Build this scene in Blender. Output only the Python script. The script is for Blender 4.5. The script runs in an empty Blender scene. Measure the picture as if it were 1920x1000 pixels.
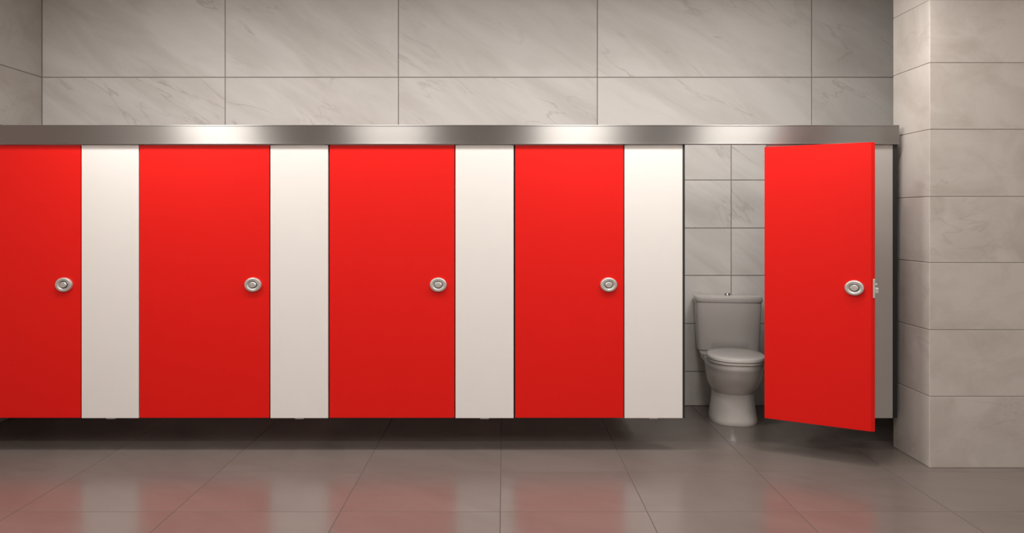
import bpy, bmesh, math, random
from mathutils import Vector, Matrix
random.seed(4)
S=277.0; F=1385.0; D=5.0; CZ=1.585; VX=945.0; VY=410.0
def wx(px,Y=0.0): return (px-VX)*(D+Y)/F
def wz(py,Y=0.0): return CZ+(VY-py)*(D+Y)/F
scene=bpy.context.scene
scene.view_settings.view_transform='Standard'
scene.view_settings.look='None'

# ---------------- materials ----------------
def newmat(name):
    m=bpy.data.materials.new(name); m.use_nodes=True
    nt=m.node_tree; b=nt.nodes['Principled BSDF']
    return m,nt,b
def simple(name,col,rough=0.5,metal=0.0,spec=0.5,noise=0.0):
    m,nt,b=newmat(name)
    b.inputs['Base Color'].default_value=(*col,1)
    b.inputs['Roughness'].default_value=rough
    b.inputs['Metallic'].default_value=metal
    b.inputs['Specular IOR Level'].default_value=spec
    if noise>0:
        tc=nt.nodes.new('ShaderNodeTexCoord'); n=nt.nodes.new('ShaderNodeTexNoise')
        n.inputs['Scale'].default_value=3.0; n.inputs['Detail'].default_value=3
        nt.links.new(tc.outputs['Object'],n.inputs['Vector'])
        mr=nt.nodes.new('ShaderNodeMapRange')
        mr.inputs['To Min'].default_value=1-noise; mr.inputs['To Max'].default_value=1+noise
        nt.links.new(n.outputs['Fac'],mr.inputs['Value'])
        h=nt.nodes.new('ShaderNodeHueSaturation'); h.inputs['Color'].default_value=(*col,1)
        nt.links.new(mr.outputs['Result'],h.inputs['Value'])
        nt.links.new(h.outputs['Color'],b.inputs['Base Color'])
    return m
def marble(name,c_dark,c_light,c_vein,rough,spec=0.4,vein=0.5,axis='Y',scale=1.0,iso=False):
    m,nt,b=newmat(name); N=nt.nodes.new; L=nt.links.new
    tc=N('ShaderNodeTexCoord'); at=N('ShaderNodeAttribute'); at.attribute_name='tile_rand'
    off=N('ShaderNodeVectorMath'); off.operation='SCALE'; off.inputs[0].default_value=(17.0,9.0,23.0)
    L(at.outputs['Fac'],off.inputs['Scale'])
    add=N('ShaderNodeVectorMath'); add.operation='ADD'
    L(tc.outputs['Object'],add.inputs[0]); L(off.outputs['Vector'],add.inputs[1])
    rt=N('ShaderNodeMapping'); rt.vector_type='POINT'
    mp=N('ShaderNodeMapping'); mp.vector_type='POINT'
    if iso: mp.inputs['Scale'].default_value=(1.1*scale,1.1*scale,1.5*scale)
    elif axis=='Y': mp.inputs['Scale'].default_value=(0.5*scale,1*scale,2.0*scale)
    elif axis=='X': rt.inputs['Rotation'].default_value=(math.radians(38),0,0); mp.inputs['Scale'].default_value=(1*scale,0.6*scale,1.8*scale)
    else: rt.inputs['Rotation'].default_value=(0,0,math.radians(30)); mp.inputs['Scale'].default_value=(0.7*scale,1.4*scale,1*scale)
    if axis=='Y' and not iso: rt.inputs['Rotation'].default_value=(0,math.radians(-33),0)
    L(add.outputs['Vector'],rt.inputs['Vector']); L(rt.outputs['Vector'],mp.inputs['Vector'])
    n1=N('ShaderNodeTexNoise'); n1.inputs['Scale'].default_value=1.8; n1.inputs['Detail'].default_value=8; n1.inputs['Roughness'].default_value=0.6; n1.inputs['Distortion'].default_value=0.6
    L(mp.outputs['Vector'],n1.inputs['Vector'])
    r1=N('ShaderNodeValToRGB'); r1.color_ramp.elements[0].position=0.32; r1.color_ramp.elements[1].position=0.60
    r1.color_ramp.elements[0].color=(*c_dark,1); r1.color_ramp.elements[1].color=(*c_light,1)
    L(n1.outputs['Fac'],r1.inputs['Fac'])
    n2=N('ShaderNodeTexNoise'); n2.inputs['Scale'].default_value=1.1; n2.inputs['Detail'].default_value=6; n2.inputs['Roughness'].default_value=0.55; n2.inputs['Distortion'].default_value=0.5
    L(mp.outputs['Vector'],n2.inputs['Vector'])
    a=N('ShaderNodeMath'); a.operation='SUBTRACT'; a.inputs[1].default_value=0.5; L(n2.outputs['Fac'],a.inputs[0])
    ab=N('ShaderNodeMath'); ab.operation='ABSOLUTE'; L(a.outputs[0],ab.inputs[0])
    mr=N('ShaderNodeMapRange'); mr.inputs['From Min'].default_value=0.0; mr.inputs['From Max'].default_value=0.012; mr.inputs['To Min'].default_value=vein; mr.inputs['To Max'].default_value=0.0
    L(ab.outputs[0],mr.inputs['Value'])
    n3=N('ShaderNodeTexNoise'); n3.inputs['Scale'].default_value=2.3; L(add.outputs['Vector'],n3.inputs['Vector'])
    mr3=N('ShaderNodeMapRange'); mr3.inputs['From Min'].default_value=0.42; mr3.inputs['From Max'].default_value=0.65; L(n3.outputs['Fac'],mr3.inputs['Value'])
    mu=N('ShaderNodeMath'); mu.operation='MULTIPLY'; L(mr.outputs['Result'],mu.inputs[0]); L(mr3.outputs['Result'],mu.inputs[1])
    mx=N('ShaderNodeMix'); mx.data_type='RGBA'; mx.inputs['B'].default_value=(*c_vein,1)
    L(mu.outputs[0],mx.inputs['Factor']); L(r1.outputs['Color'],mx.inputs['A'])
    L(mx.outputs['Result'],b.inputs['Base Color'])
    b.inputs['Roughness'].default_value=rough; b.inputs['Specular IOR Level'].default_value=spec
    return m
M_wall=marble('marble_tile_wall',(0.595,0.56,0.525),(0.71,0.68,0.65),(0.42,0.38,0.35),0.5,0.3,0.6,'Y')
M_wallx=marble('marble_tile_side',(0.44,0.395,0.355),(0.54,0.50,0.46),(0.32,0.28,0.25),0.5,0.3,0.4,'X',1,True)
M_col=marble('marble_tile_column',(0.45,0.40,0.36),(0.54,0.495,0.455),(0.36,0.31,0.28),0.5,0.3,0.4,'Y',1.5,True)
M_grout=simple('grout_wall',(0.24,0.215,0.20),0.9)
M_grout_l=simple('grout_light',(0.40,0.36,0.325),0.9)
M_floor=marble('floor_tile',(0.165,0.135,0.121),(0.188,0.157,0.142),(0.15,0.122,0.11),0.235,0.75,0.2,'Z')
M_fgrout=simple('grout_floor',(0.115,0.095,0.085),0.8)
M_red=simple('red_laminate',(0.715,0.009,0.006),0.42,0,0.2,0.02)
M_white=simple('white_laminate',(0.775,0.745,0.715),0.4,0,0.35,0.01)
M_div=simple('low_bounce_grey',(0.07,0.066,0.062),0.45,0,0.3)  # hidden dividers coloured dark to cut bounce and deepen shade under the stalls
M_grey=simple('end_panel_grey',(0.46,0.435,0.41),0.35,0.3,0.5,0.03)
M_black=simple('black_rubber',(0.012,0.012,0.012),0.6)
M_cer=simple('white_ceramic',(0.72,0.68,0.65),0.08,0,0.6)
M_seat=simple('seat_plastic',(0.76,0.725,0.695),0.15,0,0.5)
M_chrome=simple('satin_nickel',(0.62,0.61,0.585),0.32,1.0)
M_chrome_l=simple('satin_nickel_light',(0.66,0.65,0.62),0.4,0.8)
M_dark=simple('dark_metal',(0.05,0.05,0.05),0.4,0.8)
M_ceil=simple('ceiling_paint',(0.45,0.435,0.42),0.8)
# brushed steel
def brushed(name,col):
    m,nt,b=newmat(name); N=nt.nodes.new; L=nt.links.new
    b.inputs['Base Color'].default_value=(*col,1); b.inputs['Metallic'].default_value=1
    b.inputs['Anisotropic'].default_value=1.0; b.inputs['Anisotropic Rotation'].default_value=0.25
    tc=N('ShaderNodeTexCoord'); mp=N('ShaderNodeMapping'); mp.inputs['Scale'].default_value=(2,60,500)
    L(tc.outputs['Object'],mp.inputs['Vector'])
    n=N('ShaderNodeTexNoise'); n.inputs['Scale'].default_value=1.0; n.inputs['Detail'].default_value=2
    L(mp.outputs['Vector'],n.inputs['Vector'])
    mr=N('ShaderNodeMapRange'); mr.inputs['To Min'].default_value=0.52; mr.inputs['To Max'].default_value=0.60
    L(n.outputs['Fac'],mr.inputs['Value']); L(mr.outputs['Result'],b.inputs['Roughness'])
    tg=N('ShaderNodeTangent'); tg.direction_type='UV_MAP'; tg.uv_map='UVMap'
    L(tg.outputs['Tangent'],b.inputs['Tangent'])
    return m
M_steel=brushed('brushed_steel',(0.50,0.48,0.46))

# ---------------- helpers ----------------
def link(o,parent=None):
    scene.collection.objects.link(o)
    if parent: o.parent=parent
    return o
def mesh_obj(name,verts,faces,mats,parent=None,fm=None,smooth=False):
    me=bpy.data.meshes.new(name); me.from_pydata([tuple(v) for v in verts],[],faces)
    if not isinstance(mats,(list,tuple)): mats=[mats]
    for m in mats: me.materials.append(m)
    if fm:
        for i,p in enumerate(me.polygons): p.material_index=fm[i]
    if smooth:
        for p in me.polygons: p.use_smooth=True
    me.update()
    o=bpy.data.objects.new(name,me); return link(o,parent)
def fixn(o):
    bm=bmesh.new(); bm.from_mesh(o.data); bmesh.ops.recalc_face_normals(bm,faces=bm.faces); bm.to_mesh(o.data); bm.free()
def box(name,x0,x1,y0,y1,z0,z1,mat,parent=None,bev=0.0,seg=2):
    v=[(x0,y0,z0),(x1,y0,z0),(x1,y1,z0),(x0,y1,z0),(x0,y0,z1),(x1,y0,z1),(x1,y1,z1),(x0,y1,z1)]
    f=[(0,3,2,1),(4,5,6,7),(0,1,5,4),(1,2,6,5),(2,3,7,6),(3,0,4,7)]
    o=mesh_obj(name,v,f,mat,parent)
    if bev:
        md=o.modifiers.new('bev','BEVEL'); md.width=bev; md.segments=seg; md.limit_method='ANGLE'
    return o
def empty(name,loc=(0,0,0),rz=0):
    e=bpy.data.objects.new(name,None); e.location=loc; e.rotation_euler=(0,0,rz); e.empty_display_size=0.1
    return link(e)
def tiled(name,groups,mats,gap=0.007,dep=0.003,cham_mat=None):
    V=[];Fc=[];fm=[];rnd=[]
    for (o,u,v,n,rects,thick,ext,ti) in groups:
        o=Vector(o);u=Vector(u);v=Vector(v);n=Vector(n)
        def P(a,b,c): return o+u*a+v*b+n*c
        a0,b0,a1,b1=ext; k=len(V)
        for c in (-dep,-thick):
            V+= [P(a0,b0,c),P(a1,b0,c),P(a1,b1,c),P(a0,b1,c)]
        fs=[(0,1,2,3),(7,6,5,4),(0,4,5,1),(1,5,6,2),(2,6,7,3),(3,7,4,0)]
        Fc+=[tuple(k+i for i in f) for f in fs]; fm+=[0]*6; rnd+=[0]*6
        cm=ti if cham_mat is None else cham_mat
        for (a0,b0,a1,b1) in rects:
            g=gap/2; ch=0.0015; k=len(V); r=random.random()
            for (i,c) in ((g,-dep),(g,-ch),(g+ch,0)):
                V+=[P(a0+i,b0+i,c),P(a1-i,b0+i,c),P(a1-i,b1-i,c),P(a0+i,b1-i,c)]
            for L0 in (0,4):
                for j in range(4):
                    jj=(j+1)%4; Fc.append((k+L0+j,k+L0+jj,k+L0+4+jj,k+L0+4+j)); fm.append(cm); rnd.append(r)
            Fc.append((k+8,k+9,k+10,k+11)); fm.append(ti); rnd.append(r)
    ob=mesh_obj(name,V,Fc,mats,fm=fm)
    at=ob.data.attributes.new('tile_rand','FLOAT','FACE'); at.data.foreach_set('value',rnd)
    return ob
def grid(us,vs): return [(us[i],vs[j],us[i+1],vs[j+1]) for i in range(len(us)-1) for j in range(len(vs)-1)]

# ---------------- room shell ----------------
YB=1.25; XL=-3.91; XR=3.9; YF=-7.0; ZC=3.62; XC=2.702; YC=-0.31; YCB=0.13
xs=[XL,-3.5,-2.64,-1.783,-0.885,-0.02,0.773,1.585,2.42,3.26,XR]
dy=0.63
ys=[YF]+[(-0.38+dy*k) for k in range(-10,3) if -0.38+dy*k>YF+0.1]+[YB]
tiled('floor',[((0,0,0),(1,0,0),(0,1,0),(0,0,1),grid(xs,ys),0.1,(XL-0.1,YF-0.1,XR+0.1,YB+0.1),1)],[M_fgrout,M_floor],gap=0.002,dep=0.002,cham_mat=0)
ux=[XL]+[wx(p,YB) for p in (422,747,1120,1522)]+[XR]
zt=wz(145,YB); z249=wz(249,YB)
lowv=[0]+[wz(p,YB) for p in (697,607,517,428,338)]+[z249]
lx=sorted([wx(1371,YB)+0.78*k for k in range(-8,4) if XL+0.1<wx(1371,YB)+0.78*k<XR-0.1]); lx=[XL]+lx+[XR]
rects=grid(ux,[z249,zt,ZC])+grid(lx,lowv)
tiled('wall_back',[((0,YB,0),(1,0,0),(0,0,1),(0,-1,0),rects,0.12,(XL-0.1,0,XR+0.1,ZC),1)],[M_grout,M_wall])
vl=[0,0.45,0.9,1.35,1.8,z249,zt,ZC]; ul=[0,0.95,1.9,2.85,3.8,4.75,5.7,6.65,YB-YF]
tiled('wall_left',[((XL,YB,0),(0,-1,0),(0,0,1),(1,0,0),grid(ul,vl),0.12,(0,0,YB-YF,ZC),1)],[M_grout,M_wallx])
vc=[0]+[wz(p,YC) for p in (744,619,493,369,243,118,0)]+[ZC]
q=0.004
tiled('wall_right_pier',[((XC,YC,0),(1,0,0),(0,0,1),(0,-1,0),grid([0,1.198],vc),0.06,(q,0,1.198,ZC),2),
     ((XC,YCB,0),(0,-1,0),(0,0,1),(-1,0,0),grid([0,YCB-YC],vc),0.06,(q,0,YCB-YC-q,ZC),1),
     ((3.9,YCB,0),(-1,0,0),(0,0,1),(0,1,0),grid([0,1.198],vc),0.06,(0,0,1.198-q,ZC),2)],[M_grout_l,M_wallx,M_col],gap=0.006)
vr=[0,0.425,0.85,1.275,1.7,2.125,2.55,2.975,ZC]
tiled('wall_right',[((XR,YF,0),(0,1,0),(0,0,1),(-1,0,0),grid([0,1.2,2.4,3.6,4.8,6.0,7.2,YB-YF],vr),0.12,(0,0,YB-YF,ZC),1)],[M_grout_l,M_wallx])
tiled('wall_front',[((XR,YF,0),(-1,0,0),(0,0,1),(0,1,0),grid([0,1.3,2.6,3.9,5.2,6.5,XR-XL],vr),0.12,(-0.1,0,XR-XL+0.1,ZC),1)],[M_grout,M_wall])
box('ceiling',XL-0.12,XR+0.12,YF-0.12,YB+0.12,ZC,ZC+0.1,M_ceil)

# ---------------- lights ----------------
def emis(name,col,st):
    m=bpy.data.materials.new(name); m.use_nodes=True; nt=m.node_tree
    for n in list(nt.nodes): nt.nodes.remove(n)
    e=nt.nodes.new('ShaderNodeEmission'); e.inputs['Color'].default_value=(*col,1); e.inputs['Strength'].default_value=st
    o=nt.nodes.new('ShaderNodeOutputMaterial'); nt.links.new(e.outputs[0],o.inputs[0]); return m
def panel(x,y,sx,sy,st,drop=0.02,tilt=0.0):
    """unseen ceiling luminaire: box housing of height drop with a diffuser on its underside (tilt raises the wall-side edge)"""
    e=empty('unseen_ceiling_light',(x,y,ZC))
    m=emis('unseen_lamp_diffuser',(1.0,0.963,0.92),st)
    mesh_obj('diffuser',[(-sx/2,-sy/2,-drop),(-sx/2,sy/2,-drop+tilt),(sx/2,sy/2,-drop+tilt),(sx/2,-sy/2,-drop)],[(0,1,2,3)],m,e)
    t=0.03; lip=0.015
    for i,(a,b,c,d,up) in enumerate([(-sx/2-t,sx/2+t,-sy/2-t,-sy/2,0),(-sx/2-t,sx/2+t,sy/2,sy/2+t,tilt),(-sx/2-t,-sx/2,-sy/2,sy/2,0),(sx/2,sx/2+t,-sy/2,sy/2,0)]):
        box('frame_%d'%i,a,b,c,d,-drop-lip+up,0,M_chrome_l,e)
for x,sc in ((-2.4,1.05),(-0.95,0.8),(0.6,0.9),(1.95,1.0)): panel(x,-0.76,0.6,0.26,52*sc,0.44,0.11)   # unseen wall-wash boxes added, dropped and tilted to shape the back wall's gradient
for x,sc in ((-3.6,0.2),(-2.68,0.7),(0.68,0.7),(3.3,0.7)): panel(x,-1.6,0.4,0.6,19*sc)  # unseen lamps matching the header streaks; rightmost added to brighten the pier
for x in (-3.6,0.93): panel(x,-3.7,0.6,0.9,36)  # unseen panels added as frontal fill for the doors, aligned with header streaks
for x in (-1.3,2.9): panel(x,-5.2,0.9,0.9,19)  # unseen panels added above the camera as extra fill

# ---------------- stalls ----------------
ZT=wz(272); ZB=wz(784)
T=0.03
def lock(parent,x,z,y=0.0):
    def lathe(name,prof,mat,sx=1.18,sz=1.0,n=48):
        V=[];Fc=[]
        for (r,d) in prof:
            for i in range(n):
                a=2*math.pi*i/n; V.append((x+r*sx*math.cos(a),y-d,z+r*sz*math.sin(a)))
        for k in range(len(prof)-1):
            for i in range(n):
                j=(i+1)%n; Fc.append((k*n+i,k*n+j,(k+1)*n+j,(k+1)*n+i))
        Fc.append(tuple((len(prof)-1)*n+i for i in range(n)))
        o=mesh_obj(name,V,Fc,mat,parent,smooth=True); fixn(o)
        md=o.modifiers.new('e','EDGE_SPLIT'); md.split_angle=math.radians(40); return o
    R=0.049
    lathe('rose',[(R,0.0),(R,0.010),(R*0.95,0.016),(R*0.86,0.018),(R*0.66,0.018),(R*0.62,0.0165),(R*0.58,0.015),(0.001,0.015)],M_chrome_l)
    lathe('turn_ring',[(R*0.50,0.014),(R*0.50,0.0165),(R*0.42,0.0165),(0.001,0.0165)],M_dark)
    lathe('turn',[(R*0.43,0.015),(R*0.43,0.021),(R*0.37,0.024),(0.001,0.0245)],M_chrome_l,1.22,0.93)
def door(px0,px1,lockx,n):
    e=empty('door_%d'%n,(wx(px0),0,0)); w=wx(px1)-wx(px0)
    box('panel',0,w,0,T,ZB,ZT,M_red,e,0.0015)
    lock(e,wx(lockx)-wx(px0),wz(534))
    for k,zz in enumerate((0.5,1.75)):
        box('hinge_%d'%k,0.015,0.06,T,T+0.012,zz,zz+0.09,M_chrome,e,0.002)
    return e
door(-96,151,121,1); door(262,505,475,2); door(618,852,822,3); door(966,1169,1141,4)
def pil(px0,px1,mat=M_white,part=True,jamb=False):
    e=empty('stall_pilaster',((wx(px0)+wx(px1))/2,0,0)); w=(wx(px1)-wx(px0))/2
    box('front_panel',-w,w,0.0,T,ZB-0.002,ZT,mat,e,0.0015)
    box('stop_left',-w-0.012,-w+0.02,T,T+0.012,ZB,ZT+0.03,M_black,e)
    if jamb: box('jamb_channel',w,w+0.014,-0.002,T+0.012,ZB,ZT+0.01,M_black,e)
    else: box('stop_right',w-0.02,w+0.012,T,T+0.012,ZB,ZT+0.03,M_black,e)
    box('foot_bracket',-0.03,0.03,0.004,T-0.004,ZB-0.010,ZB,M_chrome,e,0.002)
    if part:
        box('divider',-0.012,0.012,T,YB-0.002,ZB,ZT,M_div,e,0.001)
    return e
pil(-136,-98); pil(153,260); pil(507,615); pil(854,963); pil(1171,1280,jamb=True)
# end panel next to pier
e=empty('stall_pilaster',(wx(1433)+0.02,0,0)); w=wx(1674)-wx(1433)-0.02
box('front_panel',0.0,w,0.0,T,ZB-0.002,ZT,M_grey,e,0.0015)
box('end_channel',w,w+0.029,-0.004,T+0.01,ZB,ZT+0.02,M_black,e,0.001)
box('divider',w-0.03,w-0.006,T,YB-0.002,ZB,ZT,M_div,e)
# header rail
x0=XL+0.002; x1=wx(1683); z0=wz(270.5,-0.02); z1=wz(234.5,-0.02)
prof=[(0.03,z0),( -0.020,z0),(-0.0225,z0+0.002),(-0.0225,z0+0.006),(-0.020,z0+0.008),(-0.020,z1-0.008),(-0.0225,z1-0.006),(-0.0225,z1-0.002),(-0.020,z1),(0.03,z1)]
V=[(x,a,b) for x in (x0,x1) for a,b in prof]; n=len(prof)
Fc=[(i,(i+1)%n,n+(i+1)%n,n+i) for i in range(n)]+[tuple(range(n))[::-1],tuple(range(n,2*n))]
hd=mesh_obj('header_rail',V,Fc,M_steel); fixn(hd)
uv=hd.data.uv_layers.new(name='UVMap')
for lp in hd.data.loops:
    c=hd.data.vertices[lp.vertex_index].co; uv.data[lp.index].uv=(c.x,c.z+c.y)
# open door
hx,hy=wx(1433),-0.004; dn=4.665; nx=(1640-VX)*dn/F; ny=dn-D
L=math.hypot(nx-hx,ny-hy); ang=math.atan2(ny-hy,nx-hx)
e=empty('door_5',(hx,hy,0),ang)
t=0.034
pf=[(0,0),(L-0.020,0),(L-0.0,0.012),(L,t),(0,t)]
zb=ZB; zt2=wz(276)
V=[(a,b,z) for z in (zb,zt2) for a,b in pf]; n=5
Fc=[(i,(i+1)%n,n+(i+1)%n,n+i) for i in range(n)]+[tuple(range(n))[::-1],tuple(range(n,2*n))]
o=mesh_obj('panel',V,Fc,M_red,e); fixn(o); md=o.modifiers.new('b','BEVEL'); md.width=0.0012; md.segments=1
def onplane(px):
    k=(px-VX)/F
    dx,dy_=math.cos(ang),math.sin(ang)
    return (k*(D+hy)-hx)/(dx-k*dy_)
s=onplane(1602); dep=D+hy+s*math.sin(ang)
lz=CZ-(540-VY)*dep/F
lock(e,s,lz)
box('latch_plate',L-0.010,L+0.003,0.001,t-0.003,lz-0.06,lz+0.06,M_chrome_l,e,0.002)
box('latch_bolt',L+0.0,L+0.022,0.008,0.022,lz-0.03,lz+0.005,M_chrome_l,e,0.003)
box('latch_tongue',L+0.0,L+0.014,0.006,0.024,lz+0.02,lz+0.032,M_chrome_l,e,0.002)
for k,zz in enumerate((0.5,1.75)):
    box('hinge_%d'%k,0.012,0.06,t,t+0.003,zz,zz+0.09,M_chrome,e,0.001)

# ---------------- toilet ----------------
toi=empty('toilet',(1.86,1.205,0),math.radians(-8))
def loft(name,rings,mat,parent,n=56,cap0=True,cap1=True,sub=1):
    V=[];Fc=[]
    for (z,hw,yf,yb,ex) in rings:
        cy=(yf+yb)/2; hy_=(yb-yf)/2
        for i in range(n):
            a=2*math.pi*i/n; c=math.cos(a); s_=math.sin(a)
            V.append((hw*math.copysign(abs(c)**(2/ex),c),cy+hy_*math.copysign(abs(s_)**(2/ex),s_),z))
    for k in range(len(rings)-1):
        for i in range(n):
            j=(i+1)%n; Fc.append((k*n+i,k*n+j,(k+1)*n+j,(k+1)*n+i))
    if cap0: Fc.append(tuple(range(n))[::-1])
    if cap1: Fc.append(tuple((len(rings)-1)*n+i for i in range(n)))
    o=mesh_obj(name,V,Fc,mat,parent,smooth=True); fixn(o)
    md=o.modifiers.new('e','EDGE_SPLIT'); md.split_angle=math.radians(50)
    return o
loft('pedestal',[(0.0,0.180,-0.585,-0.12,2.6),(0.012,0.183,-0.59,-0.12,2.6),(0.035,0.180,-0.585,-0.12,2.6),(0.07,0.174,-0.575,-0.13,2.5),(0.12,0.167,-0.565,-0.14,2.4),(0.18,0.161,-0.556,-0.14,2.3),(0.222,0.160,-0.556,-0.13,2.2),(0.232,0.163,-0.562,-0.12,2.2)],M_cer,toi)
loft('bowl',[(0.225,0.150,-0.55,-0.12,2.2),(0.235,0.164,-0.565,-0.12,2.2),(0.26,0.178,-0.59,-0.11,2.2),(0.30,0.194,-0.63,-0.10,2.2),(0.35,0.206,-0.675,-0.09,2.2),(0.40,0.213,-0.71,-0.08,2.2),(0.435,0.216,-0.725,-0.07,2.2),(0.445,0.221,-0.733,-0.07,2.2),(0.475,0.222,-0.738,-0.06,2.2),(0.487,0.217,-0.733,-0.06,2.2)],M_cer,toi)
loft('rear_deck',[(0.30,0.12,-0.30,-0.03,4),(0.40,0.19,-0.34,-0.01,4),(0.455,0.225,-0.36,-0.0,4),(0.497,0.235,-0.36,0.0,4),(0.502,0.228,-0.355,-0.005,4)],M_cer,toi)
loft('seat_ring',[(0.489,0.205,-0.735,-0.24,2.25),(0.493,0.213,-0.745,-0.235,2.25),(0.505,0.213,-0.745,-0.235,2.25),(0.509,0.208,-0.740,-0.24,2.25)],M_seat,toi)
loft('seat_lid',[(0.511,0.209,-0.742,-0.235,2.25),(0.515,0.217,-0.75,-0.23,2.25),(0.530,0.217,-0.75,-0.23,2.25),(0.538,0.212,-0.745,-0.235,2.25),(0.543,0.195,-0.725,-0.25,2.25),(0.546,0.14,-0.66,-0.30,2.2)],M_seat,toi)
for i,xx in enumerate((-0.08,0.08)):
    box('seat_hinge_%d'%i,xx-0.02,xx+0.02,-0.262,-0.228,0.50,0.535,M_seat,toi,0.006)
loft('tank',[(0.500,0.228,-0.175,-0.012,7),(0.510,0.243,-0.188,-0.004,7),(0.60,0.249,-0.192,-0.002,7),(0.80,0.258,-0.196,0.0,7),(0.905,0.262,-0.198,0.0,7)],M_cer,toi)
loft('tank_lid',[(0.900,0.262,-0.202,0.002,7),(0.908,0.270,-0.208,0.004,7),(0.938,0.270,-0.208,0.004,7),(0.948,0.265,-0.203,0.0,7),(0.953,0.25,-0.19,-0.01,6)],M_cer,toi)
loft('flush_button',[(0.951,0.024,-0.124,-0.076,2),(0.962,0.024,-0.124,-0.076,2),(0.968,0.019,-0.119,-0.081,2)],M_chrome,toi,24)

# ---------------- world & camera ----------------
w=bpy.data.worlds.new('world'); scene.world=w; w.use_nodes=True
w.node_tree.nodes['Background'].inputs[0].default_value=(0.5,0.5,0.5,1)
cd=bpy.data.cameras.new('camera'); cam=bpy.data.objects.new('camera',cd); link(cam)
cam.location=(0,-D,CZ); cam.rotation_euler=(math.radians(90),0,0)
cd.sensor_width=36; cd.lens=F/1920*36; cd.shift_x=15/1920; cd.shift_y=-90/1920; cd.clip_start=0.05
scene.camera=cam
